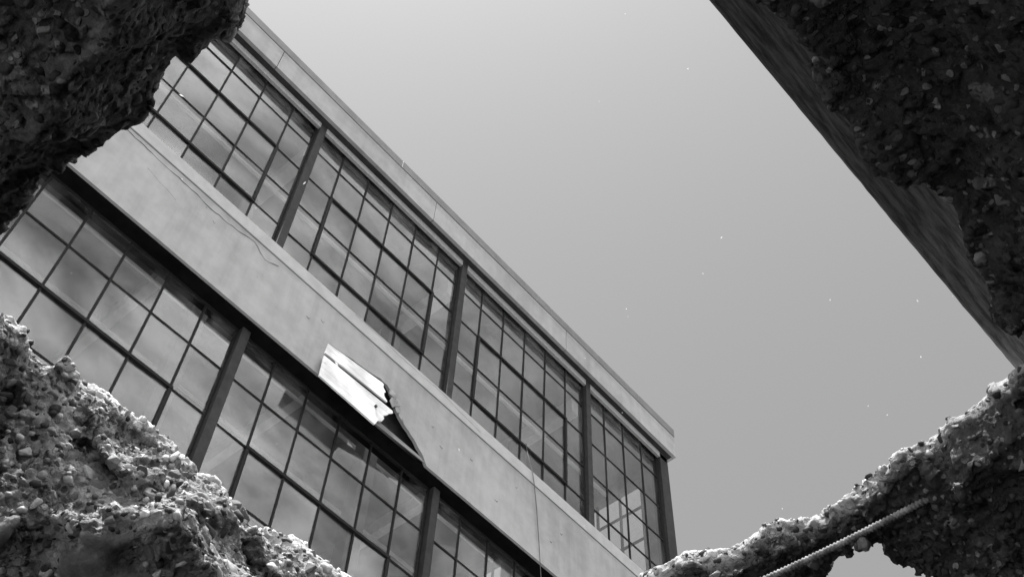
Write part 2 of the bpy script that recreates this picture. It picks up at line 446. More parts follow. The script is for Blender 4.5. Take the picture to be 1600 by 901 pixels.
# --- roof fascia, flashing, soffit, head strip
XJ = [XL, xx(-1.0), xx(3.42), xx(7.95), xx(12.42), XE]
for a, c in zip(XJ[:-1], XJ[1:]):
    to_fb(box('fascia_panel', a + 0.004, c - 0.004, YF, YF + 0.05, Z_FA0, Z_FA1 - 0.006, M['stucco'], bevel=0.003))
to_fb(box('fascia_core', XL, XE - 0.015, YF + 0.02, YF + 0.4, Z_FA0 + 0.012, Z_FA1, M['core']))
XC = [XL, -1.9, 1.1, 4.1, 7.1, 9.12, XE + 0.012]
for i, (a, c) in enumerate(zip(XC[:-1], XC[1:])):
    b = MB(); b.box(a + 0.002, c - 0.002, YF - 0.006 - 0.001 * (i % 2), YF + 0.5, Z_FA1 + 0.002, Z_CAP + 0.002 * (i % 2)); to_fb(b.build('flashing', M['flash'], bevel=0.004))
to_fb(box('return_fascia', XE - 0.05, XE - 0.001, YF + 0.052, 14.2, Z_FA0, Z_FA1 - 0.006, M['stucco'], bevel=0.003))
to_fb(box('return_flashing', XE - 0.2, XE + 0.010, YF + 0.502, 14.25, Z_FA1 + 0.002, Z_CAP - 0.002, M['flash']))
to_fb(box('upper_soffit', XL, XE - 0.012, YF + 0.052, YF + 0.36, Z_FA0 + 0.002, Z_FA0 + 0.010, M['soffit']))
HEADZ = zz(20.22, 6.12)
to_fb(box('window_head', XL, xx(16.2, 6.12), YF + 0.12, YF + 0.165, HEADZ, Z_FA0 + 0.001, M['head'], bevel=0.003))
to_fb(box('roof', XL, XE - 0.2, YF + 0.5, 14.2, 14.30, 14.62, M['roof']))

# --- windows
bar_h, bar_v = {}, {}
def window(x0, ncol, ztop, pitch_z, nrow, vent, broken=()):
    w = empty('window', (x0, YG, ztop - nrow * pitch_z)); to_fb(w)
    W, H = ncol * PW, nrow * pitch_z
    def sub(name, x0_, x1_, y0, y1, z0, z1, mat, bevel=0.0):
        key = (name, round(x1_ - x0_, 4), round(y1 - y0, 4), round(z1 - z0, 4), mat.name)
        if key not in bar_h:
            b = MB(); b.box(-(x1_ - x0_) / 2, (x1_ - x0_) / 2, -(y1 - y0) / 2, (y1 - y0) / 2, -(z1 - z0) / 2, (z1 - z0) / 2)
            me = b.mesh(name, bevel=bevel); me.materials.append(mat); bar_h[key] = me
        return link(name, bar_h[key], None, w, ((x0_ + x1_) / 2, (y0 + y1) / 2, (z0 + z1) / 2))
    m0 = 0.049                                  # half width of a mullion
    # outer frame
    sub('frame_rail', m0, W - m0, -0.018, 0.018, H - 0.024, H - 0.001, M['bar'], 0.002)
    sub('frame_rail', m0, W - m0, -0.018, 0.018, 0.001, 0.03, M['bar'], 0.002)
    sub('frame_stile', m0, m0 + 0.020, -0.016, 0.016, 0.032, H - 0.03, M['bar'], 0.002)
    sub('frame_stile', W - m0 - 0.020, W - m0, -0.016, 0.016, 0.032, H - 0.03, M['bar'], 0.002)
    for c in range(1, ncol):
        sub('glazing_bar', c * PW - 0.0105, c * PW + 0.0105, -0.012, 0.010, 0.032, H - 0.03, M['bar'], 0.002)
    for r in range(1, nrow):
        sub('glazing_bar', m0 + 0.024, W - m0 - 0.024, -0.010, 0.008, H - r * pitch_z - 0.0105, H - r * pitch_z + 0.0105, M['bar'], 0.002)
    if vent:
        xa, xb, za, zb = PW, (ncol - 1) * PW, H - 4 * pitch_z, H - 2 * pitch_z
        for zc in (za, zb):
            sub('vent_rail', xa - 0.02, xb + 0.02, -0.026, 0.014, zc - 0.017, zc + 0.017, M['bar'], 0.003)
        for xc in (xa, xb):
            sub('vent_stile', xc - 0.017, xc + 0.017, -0.028, 0.016, za + 0.026, zb - 0.026, M['bar'], 0.003)
    # panes, each puttied in at its own slight angle
    for r in range(nrow):
        for c in range(ncol):
            px0 = c * PW + (0.010 if c else m0 + 0.024); px1 = (c + 1) * PW - (0.010 if c < ncol - 1 else m0 + 0.024)
            pz1 = H - r * pitch_z - (0.010 if r else 0.030); pz0 = H - (r + 1) * pitch_z + (0.010 if r < nrow - 1 else 0.032)
            if (c, r) in broken:
                b = MB(); ww, hh = (px1 - px0) / 2, (pz1 - pz0) / 2
                b.prism_xz([(u * ww, v * hh) for u, v in broken[(c, r)]], -0.0025, 0.0025)
                me = b.mesh('pane'); me.materials.append(M['glass'])
                o = link('pane', me, None, w, ((px0 + px1) / 2, 0.0, (pz0 + pz1) / 2))
            else:
                o = sub('pane', px0 - 0.004, px1 + 0.004, -0.0025, 0.0025, pz0 - 0.004, pz1 + 0.004, M['glass'])
            o.rotation_euler = (random.gauss(0, 0.006), 0, random.gauss(0, 0.008))
    return w
PZ_U, PZ_L = 0.600, 0.594
Z_WT_U, Z_WT_L = 14.165, 9.94 - 0.014
BROKEN = {(3, 0): [(-1, -1), (1, -1), (1, -0.08), (0.3, 0.10), (-0.42, 0.30), (-0.22, 0.42), (-0.30, 0.62), (-0.2, 0.85), (-0.05, 1.0), (-1, 1)],
          (4, 0): [(-1, -1), (1, -1), (1, 0.80), (0.55, 0.42), (0.3, 0.10), (-0.2, 0.14), (-1, 0.28)]}
for k, x0 in enumerate(MULL):
    nc = 4 if k == 4 else 6
    window(x0, nc, Z_WT_U, PZ_U, 5, k != 4)
    window(x0 - (0.01 if k == 2 else 0), nc, Z_WT_L, PZ_L, 5, k != 4, BROKEN if k == 2 else ())
    for (zt, zb_) in ((Z_FA0 - 0.002, Z_SILL - 0.01), (Z_SP0 - 0.014, 6.97)):
        to_fb(box('mullion', x0 - 0.047, x0 + 0.047, YG - 0.075, YG + 0.05, zb_, zt, M['mullion'], bevel=0.004))
# corner pier
XP0, XP1 = xx(15.90, 6.13), xx(16.24, 6.12)
for (zt, zb_) in ((Z_FA0 - 0.002, Z_SILL - 0.01), (Z_SP0 - 0.014, 6.97)):
    to_fb(box('corner_pier', XP0, XP1, YF + 0.12, YF + 0.30, zb_, zt, M['mullion'], bevel=0.004))

# wall below, left continuation and rear of the hall
to_fb(box('lower_wall', XL, XE, YF, YF + 0.3, 0.0, 6.96, M['stucco']))
to_fb(box('left_wall', XL, MULL[0] - 0.056, YF + 0.08, YF + 0.3, 6.965, 14.07, M['stucco']))
to_fb(box('gable_wall', XL, XL + 0.3, YF + 0.31, 13.9, 0.0, 14.28, M['stucco']))
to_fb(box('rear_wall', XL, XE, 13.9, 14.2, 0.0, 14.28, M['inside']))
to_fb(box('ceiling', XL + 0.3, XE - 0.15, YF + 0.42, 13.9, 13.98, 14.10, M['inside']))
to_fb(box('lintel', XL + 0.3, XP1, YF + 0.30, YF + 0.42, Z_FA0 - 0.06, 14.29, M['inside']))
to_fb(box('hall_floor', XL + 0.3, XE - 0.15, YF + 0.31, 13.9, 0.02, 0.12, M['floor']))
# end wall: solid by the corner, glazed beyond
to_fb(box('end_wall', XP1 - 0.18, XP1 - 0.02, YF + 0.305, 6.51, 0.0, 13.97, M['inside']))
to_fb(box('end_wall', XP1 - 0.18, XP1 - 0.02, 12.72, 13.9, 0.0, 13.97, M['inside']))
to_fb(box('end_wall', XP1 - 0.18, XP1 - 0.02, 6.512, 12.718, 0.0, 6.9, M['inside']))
to_fb(box('end_lintel', XP1 - 0.18, XP1 - 0.02, 6.512, 12.718, 13.80, 13.97, M['inside']))
XW = 9.85
we = empty('end_window', (XW, 6.52, 6.9)); to_fb(we)
NC, NR = 15, 12
EH = 13.79 - 6.9; EPW = 0.412
for c in range(NC + 1):
    yv = 6.525 + 0.2 + (c - 0.5) * EPW if c else 6.525
    if yv > 12.7: continue
    t_ = 0.018 if c % 5 else 0.03
    box('glazing_bar', -0.02, 0.02, yv - 6.52, yv - 6.52 + 2 * t_ * 0.7, 0.002, EH, M['bar'], we)
rowz = [13.33 - 0.6 * k for k in range(11)]
for k, z in enumerate(rowz):
    box('glazing_bar', -0.016, 0.016, 0.005, 6.18, z - 6.9 - 0.013, z - 6.9 + 0.013, M['bar'], we)
yb_ = [0.005] + [0.205 + (c - 0.5) * EPW for c in range(1, NC + 1)]
yb_ = [y for y in yb_ if y < 6.19]
zb_ = [13.79] + rowz
for i in range(len(yb_) - 1):
    for j in range(len(zb_) - 1):
        if j > 5 : continue
        b = MB(); b.box(-0.0025, 0.0025, yb_[i] + 0.028, yb_[i + 1] - 0.003, zb_[j + 1] - 6.9 + 0.012, zb_[j] - 6.9 - 0.012)
        o = b.build('pane', M['glass'], we)
# roof beams, columns and a lamp conduit inside the hall
for k, x0 in enumerate(MULL):
    to_fb(box('roof_beam', x0 + 0.02, x0 + 0.16, YF + 0.43, 13.89, 13.72, 13.978, M['beamp']))
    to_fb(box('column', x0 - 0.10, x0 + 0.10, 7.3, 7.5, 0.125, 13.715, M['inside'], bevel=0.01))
for k in range(6):
    b = MB(); b.tube([(XL + 0.4, 7.0 + k * 1.1, 13.62), (XE - 0.4, 7.0 + k * 1.1, 13.62)], 0.03, 6); to_fb(b.build('conduit', M['beamp']))

# --- thin cable hanging down over the spandrel
b = MB()
cp = [(11.16, 16.55, 0.17), (11.22, 16.3, 0.10), (11.36, 16.0, -0.02), (11.43, 15.69, -0.03), (11.52, 15.1, -0.025), (11.60, 14.4, -0.02), (11.68, 13.6, -0.02), (11.75, 12.6, -0.02), (11.80, 11.4, -0.015)]
b.tube([(xx(x, YF + y), YF + y, zz(z, YF + y)) for x, z, y in cp], 0.0045, 6)
tag(b.build('cable', M['cable'], smooth=True), 'thin black cable hanging from the upper window down over the pale wall', 'cable')

# ================================================================== broken concrete slab overhead
Z0, Z1 = 2.34, 2.58
H0, H1 = 0.74, 0.98
UL = [(396, -6), (386, 30), (376, 60), (374, 78), (366, 84), (348, 83), (322, 98), (298, 106), (266, 122), (250, 150), (236, 166), (203, 184), (190, 200),
      (172, 218), (150, 236), (136, 262), (126, 283), (112, 292), (92, 302), (80, 324), (46, 344), (24, 372), (4, 398), (-20, 412)]
LL_T = [(0, 486), (20, 494), (38, 508), (52, 528), (72, 546), (98, 553), (110, 578), (113, 592), (150, 612), (190, 640), (226, 672), (256, 683), (276, 705),
        (296, 734), (330, 748), (356, 772), (380, 796), (402, 816), (432, 824), (466, 842), (500, 872), (545, 903)]
LL_B = [(-60, 838), (-30, 842), (0, 846), (40, 852), (80, 858), (120, 862), (160, 866), (200, 866), (235, 862), (262, 880), (290, 905), (310, 940),
        (330, 960), (350, 985), (380, 1010), (410, 1035), (440, 1060), (480, 1085), (520, 1100), (560, 1120), (600, 1150), (640, 1180)]
LR_T = [(1008, 903), (1018, 880), (1040, 866), (1062, 859), (1100, 851), (1140, 842), (1176, 816), (1215, 801), (1252, 788), (1280, 776), (1304, 760), (1338, 744),
        (1350, 722), (1376, 706), (1402, 690), (1430, 672), (1456, 656), (1464, 634), (1488, 622), (1512, 614), (1526, 600), (1542, 589), (1562, 588), (1580, 572), (1604, 562)]
RT = [(1640, 556), (1602, 524), (1580, 508), (1556, 490), (1548, 470), (1532, 424), (1500, 402), (1486, 394), (1492, 374), (1444, 342), (1402, 290), (1368, 250),
      (1334, 208), (1308, 188), (1292, 172), (1290, 152), (1268, 112), (1250, 84), (1234, 64), (1204, 44), (1182, 22), (1172, -4)]
RT = [RT[0]] + [(x - 24, y + 5) for x, y in RT[1:]]
tops, bots, tags_, hs = [], [], [], []
def addv(px, h_t, px_b, h_b, t, out=0.0):
    a = at_h(px[0], px[1], h_t)[:2]; c = at_h(px_b[0], px_b[1], h_b)[:2]
    tops.append(a); bots.append(c); tags_.append(t)
for p in UL: addv(p, 0.89, p, 0.89, 0)
pass; addv((-70, 424), 0.89, (-70, 424), 0.89, 0); addv((-170, 470), H1, (-190, 880), H0, 1); addv((-60, 474), H1, (-100, 900), H0, 1)
for p, q in zip(LL_T, LL_B): addv(p, H1, (q[0], q[1] + 78), H0 - 0.065, 1)
addv((660, 980), H1, (740, 1200), H0, 1); addv((830, 1010), H1, (880, 1180), 0.9, 2); addv((950, 975), H1, (960, 1060), 1.0, 2)
for p in LR_T: addv(p, H1, p, H1, 2 if p[0] < 1450 else 4)
for p in RT: addv(p, 0.92, p, 0.92, 3)
addv((1110, -110), 0.92, (1110, -110), 0.92, 3); addv((960, -215), 0.9, (960, -215), 0.9, 3); addv((700, -240), 0.9, (700, -240), 0.9, 0); addv((500, -140), 0.9, (500, -140), 0.9, 0)
tops, bots = np.array(tops), np.array(bots)
# the near lips sit back a little higher up
cen = tops.mean(0)
for i, t in enumerate(tags_):
    if t in (2, 4):
        d = tops[i] - cen; bots[i] = tops[i] + d / np.linalg.norm(d) * (0.085 if t == 2 else 0.06)
    if t in (0, 3):
        d = tops[i] - cen; tops[i] = tops[i] + d / np.linalg.norm(d) * 0.035

def poly_sd(P, X, Y):
    """signed distance, positive inside; also nearest distance per tag"""
    d = np.full(X.shape, 1e9, np.float32); ins = np.zeros(X.shape, bool)
    n = len(P)
    for i in range(n):
        ax, ay = P[i]; bx, by = P[(i + 1) % n]
        ex, ey = bx - ax, by - ay
        wx, wy = X - ax, Y - ay
        t = np.clip((wx * ex + wy * ey) / (ex * ex + ey * ey + 1e-12), 0, 1)
        d = np.minimum(d, (wx - ex * t) ** 2 + (wy - ey * t) ** 2)
        c = (ay > Y) != (by > Y)
        with np.errstate(divide='ignore', invalid='ignore'):
            ins ^= c & (X < ex * (Y - ay) / (ey if abs(ey) > 1e-12 else 1e-12) + ax)
    d = np.sqrt(d); return np.where(ins, d, -d)
def tag_dist(P, X, Y, t):
    d = np.full(X.shape, 1e9, np.float32); n = len(P)
    for i in range(n):
        if tags_[i] != t: continue
        ax, ay = P[i]; bx, by = P[(i + 1) % n]
        ex, ey = bx - ax, by - ay
        wx, wy = X - ax, Y - ay
        s = np.clip((wx * ex + wy * ey) / (ex * ex + ey * ey + 1e-12), 0, 1)
        d = np.minimum(d, (wx - ex * s) ** 2 + (wy - ey * s) ** 2)
    return np.sqrt(d)
def sstep(a, b, x):
    t = np.clip((x - a) / (b - a), 0, 1); return t * t * (3 - 2 * t)
TAB = rng.random(1 << 16).astype(np.float32)
def hsh(ix, iy, iz, k=0):
    return TAB[(ix * 73856093 ^ iy * 19349663 ^ iz * 83492791 ^ (k * 2654435761 & 0xffffffff)) & 0xffff]
def vnoise(p, k=0):
    i = np.floor(p).astype(np.int64); f = (p - i).astype(np.float32); f = f * f * (3 - 2 * f)
    r = 0
    for dx in (0, 1):
        for dy in (0, 1):
            for dz in (0, 1):
                w = (f[:, 0] if dx else 1 - f[:, 0]) * (f[:, 1] if dy else 1 - f[:, 1]) * (f[:, 2] if dz else 1 - f[:, 2])
                r = r + w * hsh(i[:, 0] + dx, i[:, 1] + dy, i[:, 2] + dz, k)
    return r * 2 - 1
def fbm(p, scale, octv, k=0, gain=0.5):
    a, r = 1.0, 0
    for o in range(octv):
        r = r + a * vnoise(p * (scale * 2 ** o) + 17.3 * o, k + o); a *= gain
    return r
def crags(p, cell, k):
    """faceted rubble: every cell is a tilted flat chip of its own height"""
    q = p / cell; i = np.floor(q).astype(np.int64); bd = np.full(len(p), 9e9); out = np.zeros(len(p))
    for dx in (-1, 0, 1):
        for dy in (-1, 0, 1):
            for dz in (-1, 0, 1):
                jx_, jy_, jz_ = i[:, 0] + dx, i[:, 1] + dy, i[:, 2] + dz
                h = [hsh(jx_, jy_, jz_, k + m) for m in range(3)]
                d = [q[:, m] - (i[:, m] + (dx, dy, dz)[m]) - (h[m] * 0.9 + 0.05) for m in range(3)]
                dd = d[0] ** 2 + d[1] ** 2 + d[2] ** 2
                h2 = [hsh(jx_, jy_, jz_, k + 11 + m) - 0.5 for m in range(3)]
                val = 0.9 * hsh(jx_, jy_, jz_, k + 21) + 1.3 * (d[0] * h2[0] + d[1] * h2[1] + d[2] * h2[2])
                u = dd < bd; bd[u] = dd[u]; out[u] = val[u]
    return (out - 0.45) * cell
VX = 0.006
gx = np.arange(-0.50, 1.75, VX); gy = np.arange(-0.55, 1.75, VX); gz = np.arange(2.304, 2.618, VX)
X2, Y2 = np.meshgrid(gx, gy, indexing='ij')
# ragged outlines
w = np.stack([X2.ravel(), Y2.ravel(), np.zeros(X2.size)], 1)
jx = (fbm(w, 26, 3, 3) * 0.007).reshape(X2.shape); jy = (fbm(w + 9.1, 26, 3, 4) * 0.007).reshape(X2.shape)
sdt = poly_sd(tops, X2 + jx, Y2 + jy) - 0.006; sdb = poly_sd(bots, X2 + jx, Y2 + jy) - 0.006
dT = [tag_dist(tops, X2, Y2, t) for t in range(5)]
wt = [1.0 / (d + 0.02) ** 4 for d in dT]; ws = sum(wt)
n2 = fbm(w, 6, 4, 11).reshape(X2.shape); n3 = fbm(w, 16, 4, 31).reshape(X2.shape)
dh = np.maximum(-np.minimum(sdt, sdb), 0)
A = (wt[0] * 0.145 + wt[2] * 0.195 + wt[3] * 0.17 + wt[4] * 0.11) / ws
Wd = (wt[0] * 0.10 + wt[1] * 0.03 + wt[2] * 0.34 + wt[3] * 0.24 + wt[4] * 0.2) / ws
zb2 = Z0 + A * sstep(1.0, 0.12, (dh + 0.05 * n2 * (Wd > 0.05)) / Wd)
# patches of lost cover further out on the underside
zb2 = zb2 + 0.022 * sstep(0.15, 0.55, n2 + 0.3 * n3)
# the small second hole beyond the rebar
H2 = [(1262, 935), (1284, 898), (1300, 881), (1318, 874), (1336, 868), (1340, 858), (1348, 851), (1372, 846), (1379, 852), (1375, 868), (1384, 880), (1396, 886),
      (1430, 882), (1450, 877), (1466, 875), (1475, 884), (1470, 905), (1490, 960), (1400, 1010), (1300, 985)]
P2 = np.array([at_h(p[0] + (8 if p[0] > 1400 else 0), p[1] - (20 if p[0] > 1372 else -5), 0.935)[:2] for p in H2])
sd2 = poly_sd(P2, X2 + jx * 0.6, Y2 + jy * 0.6)
T = (gz - Z0) / (Z1 - Z0)
zt2 = Z1 + 0.006 * n3 - 0.012 * sstep(0.05, 0.0, dh)
F = np.maximum(zb2[:, :, None] - gz[None, None, :], gz[None, None, :] - zt2[:, :, None]).astype(np.float32)
tt = np.clip(T, 0, 1)[None, None, :]
F = np.maximum(F, (sdb[:, :, None] * (1 - tt) + sdt[:, :, None] * tt).astype(np.float32))
F = np.maximum(F, (sd2[:, :, None]).astype(np.float32))
band = np.abs(F) < 0.03
idx = np.argwhere(band)
P3 = np.stack([gx[idx[:, 0]], gy[idx[:, 1]], gz[idx[:, 2]]], 1)
lowp = sstep(Z0 + 0.004, Z0 + 0.03, P3[:, 2]) * sstep(Z1 + 0.01, Z1 - 0.03, P3[:, 2])
thin = wt[2][idx[:, 0], idx[:, 1]] / ws[idx[:, 0], idx[:, 1]]
lip = (wt[0] + wt[3])[idx[:, 0], idx[:, 1]] / ws[idx[:, 0], idx[:, 1]]
ll = wt[1][idx[:, 0], idx[:, 1]] / ws[idx[:, 0], idx[:, 1]]
amp = (0.0012 + 0.014 * lowp * (1 - 0.6 * thin + 0.25 * ll))
rug = fbm(P3, 11, 3, 51, 0.5)
sel = lowp > 0.02
fac = np.zeros(len(P3)); fac[sel] = crags(P3[sel], 0.075, 91)
F[band] += (amp * 0.75 * rug + 0.42 * fac * lowp * (1 - 0.6 * thin) * (1 - 0.2 * ll) * (1 - 0.5 * lip)).astype(np.float32)

def surface_nets(F):
    ins = F < 0
    nx, ny, nz = F.shape
    s = sum(ins[a:nx - 1 + a, b_:ny - 1 + b_, c:nz - 1 + c].astype(np.int8) for a in (0, 1) for b_ in (0, 1) for c in (0, 1))
    mixed = (s > 0) & (s < 8)
    ci = np.argwhere(mixed)
    ids = np.full(mixed.shape, -1, np.int64); ids[mixed] = np.arange(len(ci))
    acc = np.zeros((len(ci), 3)); cnt = np.zeros(len(ci))
    for ax in range(3):
        o1, o2 = [a for a in range(3) if a != ax]
        for u in (0, 1):
            for v in (0, 1):
                a = ci.copy(); a[:, o1] += u; a[:, o2] += v
                b_ = a.copy(); b_[:, ax] += 1
                fa = F[a[:, 0], a[:, 1], a[:, 2]]; fb_ = F[b_[:, 0], b_[:, 1], b_[:, 2]]
                c = (fa < 0) != (fb_ < 0)
                t = np.where(c, fa / np.where(c, fa - fb_, 1), 0)
                pt = (a - ci).astype(float); pt[:, ax] += t
                acc += pt * c[:, None]; cnt += c
    V = ci + acc / cnt[:, None]
    quads = []
    for ax in range(3):
        o1, o2 = [(1, 2), (2, 0), (0, 1)][ax]
        sl0 = [slice(None)] * 3; sl1 = [slice(None)] * 3
        sl0[ax] = slice(0, -1); sl1[ax] = slice(1, None)
        a, b_ = ins[tuple(sl0)], ins[tuple(sl1)]
        e = np.argwhere(a != b_)
        ok = (e[:, o1] > 0) & (e[:, o1] < F.shape[o1] - 1) & (e[:, o2] > 0) & (e[:, o2] < F.shape[o2] - 1)
        e = e[ok]
        flip = a[e[:, 0], e[:, 1], e[:, 2]]
        q = []
        for du, dv in ((0, 0), (-1, 0), (-1, -1), (0, -1)):
            c = e.copy(); c[:, o1] += du; c[:, o2] += dv
            q.append(ids[c[:, 0], c[:, 1], c[:, 2]])
        q = np.stack(q, 1)
        q[~flip] = q[~flip][:, ::-1]
        quads.append(q)
    return V, np.concatenate(quads)
V, Q = surface_nets(F)
V = V * VX + np.array([gx[0], gy[0], gz[0]])
# split the quads of the fractured faces finer and break them into crags
def frac_of(P): return sstep(Z0 + 0.006, Z0 + 0.020, P[:, 2]) * sstep(Z1 + 0.004, Z1 - 0.010, P[:, 2])
def project(p):
    d = p - CAM; w_ = d @ FW
    return 800 + FPX * (d @ RX) / w_, 450.5 + FPX * (d @ DN) / w_, w_
def split(V, Q, sel):
    S = Q[sel]; keep = Q[~sel]
    E_ = np.stack([S, np.roll(S, -1, 1)], 2).reshape(-1, 2); E_.sort(1)
    key = E_[:, 0] * len(V) + E_[:, 1]
    uk, inv = np.unique(key, return_inverse=True)
    mid = 0.5 * (V[uk // len(V)] + V[uk % len(V)])
    cenq = V[S].mean(1)
    n0, n1 = len(V), len(V) + len(mid)
    m_ = (inv + n0).reshape(-1, 4); c_ = np.arange(len(S)) + n1
    nq = np.concatenate([np.stack([S[:, k], m_[:, k], c_, m_[:, k - 1]], 1) for k in range(4)])
    return np.concatenate([V, mid, cenq]), keep, nq
def vnormals(V, Q):
    n = np.cross(V[Q[:, 2]] - V[Q[:, 0]], V[Q[:, 3]] - V[Q[:, 1]]); N_ = np.zeros_like(V)
    for k in range(4):
        for c in range(3): N_[:, c] += np.bincount(Q[:, k], n[:, c], len(V))
    return N_ / (np.linalg.norm(N_, axis=1, keepdims=True) + 1e-12)
qc = V[Q].mean(1); qx, qy, qw = project(qc)
sel = (frac_of(qc) > 0.05) & (qx > -120) & (qx < 1720) & (qy > -120) & (qy < 1020) & (qw > 0.2)
V, keep0, nq = split(V, Q, sel)
V, keep1, nq = split(V, nq, np.ones(len(nq), bool))
Q = np.concatenate([keep0, nq])
used = np.unique(nq); PU = V[used]; N_ = vnormals(V, Q)[used]; FU = frac_of(PU)
wob = np.stack([vnoise(PU * 55 + 3.3 * m, 130 + m) for m in range(3)], 1) * 0.004
cm = 0.25 + 0.95 * sstep(-0.35, 0.45, fbm(PU, 7.5, 3, 260))
iu = np.clip(((PU[:, 0] - gx[0]) / VX).astype(int), 0, len(gx) - 1); ju = np.clip(((PU[:, 1] - gy[0]) / VX).astype(int), 0, len(gy) - 1)
cm = cm * (1 - 0.4 * ((wt[0] + wt[3]) / ws)[iu, ju])
disp = cm * (0.34 * crags(PU + wob, 0.024, 140) + 0.42 * crags(PU + wob, 0.0095, 180)) + 0.0016 * fbm(PU, 140, 2, 220)
V[used] += N_ * (disp * np.clip(FU * 1.2 - 0.1, 0, 1))[:, None]
# plain slab out to the walls
RX0, RX1, RY0, RY1 = -1.8, 4.3, -2.7, 4.4
DX0, DX1, DY0, DY1 = gx[0] + VX * .5, gx[-1] - VX * .5, gy[0] + VX * .5, gy[-1] - VX * .5
ring = MB()
ring.box(RX0, DX0, RY0, RY1, Z0, Z1); ring.box(DX1, RX1, RY0, RY1, Z0, Z1)
ring.box(DX0, DX1, RY0, DY0, Z0, Z1); ring.box(DX0, DX1, DY1, RY1, Z0, Z1)
nv = len(V)
VA = np.concatenate([V, np.array(ring.v)]); QA = np.concatenate([Q, np.array(ring.f) + nv])
me = bpy.data.meshes.new('slab')
me.vertices.add(len(VA)); me.vertices.foreach_set('co', VA.astype(np.float32).ravel())
me.loops.add(len(QA) * 4); me.loops.foreach_set('vertex_index', QA.astype(np.int32).ravel())
me.polygons.add(len(QA)); me.polygons.foreach_set('loop_start', np.arange(0, len(QA) * 4, 4, dtype=np.int32))
me.update(calc_edges=True)
sm = np.ones(len(QA), bool); sm[len(Q):] = False
me.polygons.foreach_set('use_smooth', sm)
ix = np.clip(((VA[:, 0] - gx[0]) / VX).astype(int), 0, len(gx) - 1); iy = np.clip(((VA[:, 1] - gy[0]) / VX).astype(int), 0, len(gy) - 1)
fa = sstep(Z0 + 0.006, Z0 + 0.020, VA[:, 2]) * sstep(Z1 + 0.0, Z1 - 0.012, VA[:, 2])
fa[nv:] = 0
lit_w = ((wt[1] + 0.4 * wt[0]) / ws)[ix, iy] * (np.arange(len(VA)) < nv)  # light painted in by region: full at lower left, part at upper left
at = me.attributes.new('painted_lit', 'FLOAT', 'POINT'); at.data.foreach_set('value', lit_w.astype(np.float32))
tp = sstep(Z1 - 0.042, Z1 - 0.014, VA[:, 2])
at = me.attributes.new('rim_sun_paint', 'FLOAT', 'POINT'); at.data.foreach_set('value', tp.astype(np.float32))
at = me.attributes.new('fracture', 'FLOAT', 'POINT'); at.data.foreach_set('value', fa.astype(np.float32))
NRM = np.zeros((len(VA), 3), np.float32); me.vertex_normals.foreach_get('vector', NRM.ravel()) if False else None
nb = np.empty(len(VA) * 3, np.float32); me.vertices.foreach_get('normal', nb); NRM = nb.reshape(-1, 3)

ruin = empty('concrete_ruin', (0.8, 0.8, 0))
tag(ruin, 'dark broken concrete slab overhead with exposed stones and a ragged hole', 'concrete slab')
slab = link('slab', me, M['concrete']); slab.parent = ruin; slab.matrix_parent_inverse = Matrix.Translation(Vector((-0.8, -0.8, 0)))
def to_ruin(o): o.parent = ruin; o.matrix_parent_inverse = Matrix.Translation(Vector((-0.8, -0.8, 0))); return o
for x0, x1, y0, y1 in ((RX1 - .25, RX1, RY0, RY1), (RX0, RX1 - .252, RY0, RY0 + .25), (RX0, RX1 - .252, RY1 - .25, RY1)):
    to_ruin(box('wall', x0, x1, y0, y1, 0.003, Z0 - 0.003, M['wallc']))
to_ruin(box('floor', RX0, RX1 - .252, RY0 + .252, RY1 - .252, 0.006, 0.05, M['floor']))

# --- aggregate stones
protos = []
for k in range(10):
    bm = bmesh.new(); sx = Vector((1.0, random.uniform(0.66, 0.92), random.uniform(0.5, 0.8)))
    for _ in range(13 if k < 6 else 22):
        p = Vector((random.gauss(0, 1), random.gauss(0, 1), random.gauss(0, 1))).normalized() * random.uniform(0.85, 1.05)
        bm.verts.new((p.x * sx.x, p.y * sx.y, p.z * sx.z))
    r_ = bmesh.ops.convex_hull(bm, input=list(bm.verts))
    bmesh.ops.delete(bm, geom=[v for v in bm.verts if not v.link_faces], context='VERTS')
    bmesh.ops.bevel(bm, geom=list(bm.edges), offset=0.10 if k < 6 else 0.16, segments=1, affect='EDGES', profile=0.5, clamp_overlap=True)
    bmesh.ops.triangulate(bm, faces=[f for f in bm.faces if len(f.verts) > 4])
    bmesh.ops.recalc_face_normals(bm, faces=list(bm.faces))
    m_ = bpy.data.meshes.new('stone'); bm.to_mesh(m_); bm.free()
    m_.polygons.foreach_set('use_smooth', [k >= 6] * len(m_.polygons)); m_.materials.append(M['stone'])
    protos.append(m_)
protos_shaded = []
for m_ in protos:
    mo = m_.copy(); mo.materials.clear(); mo.materials.append(M['stone_shaded']); protos_shaded.append(mo)
cand = np.argwhere(fa[:nv] > 0.6).ravel()
px, py, pw = project(VA[cand])
facing = ((VA[cand] - CAM) * NRM[cand]).sum(1) / np.linalg.norm(VA[cand] - CAM, axis=1)
okc = (px > -80) & (px < 1680) & (py > -80) & (py < 980) & (facing < -0.08)
cand = cand[okc]
rng.shuffle(cand)
chosen = []
cell = {}
dens = wt[1][ix[cand], iy[cand]] / ws[ix[cand], iy[cand]]
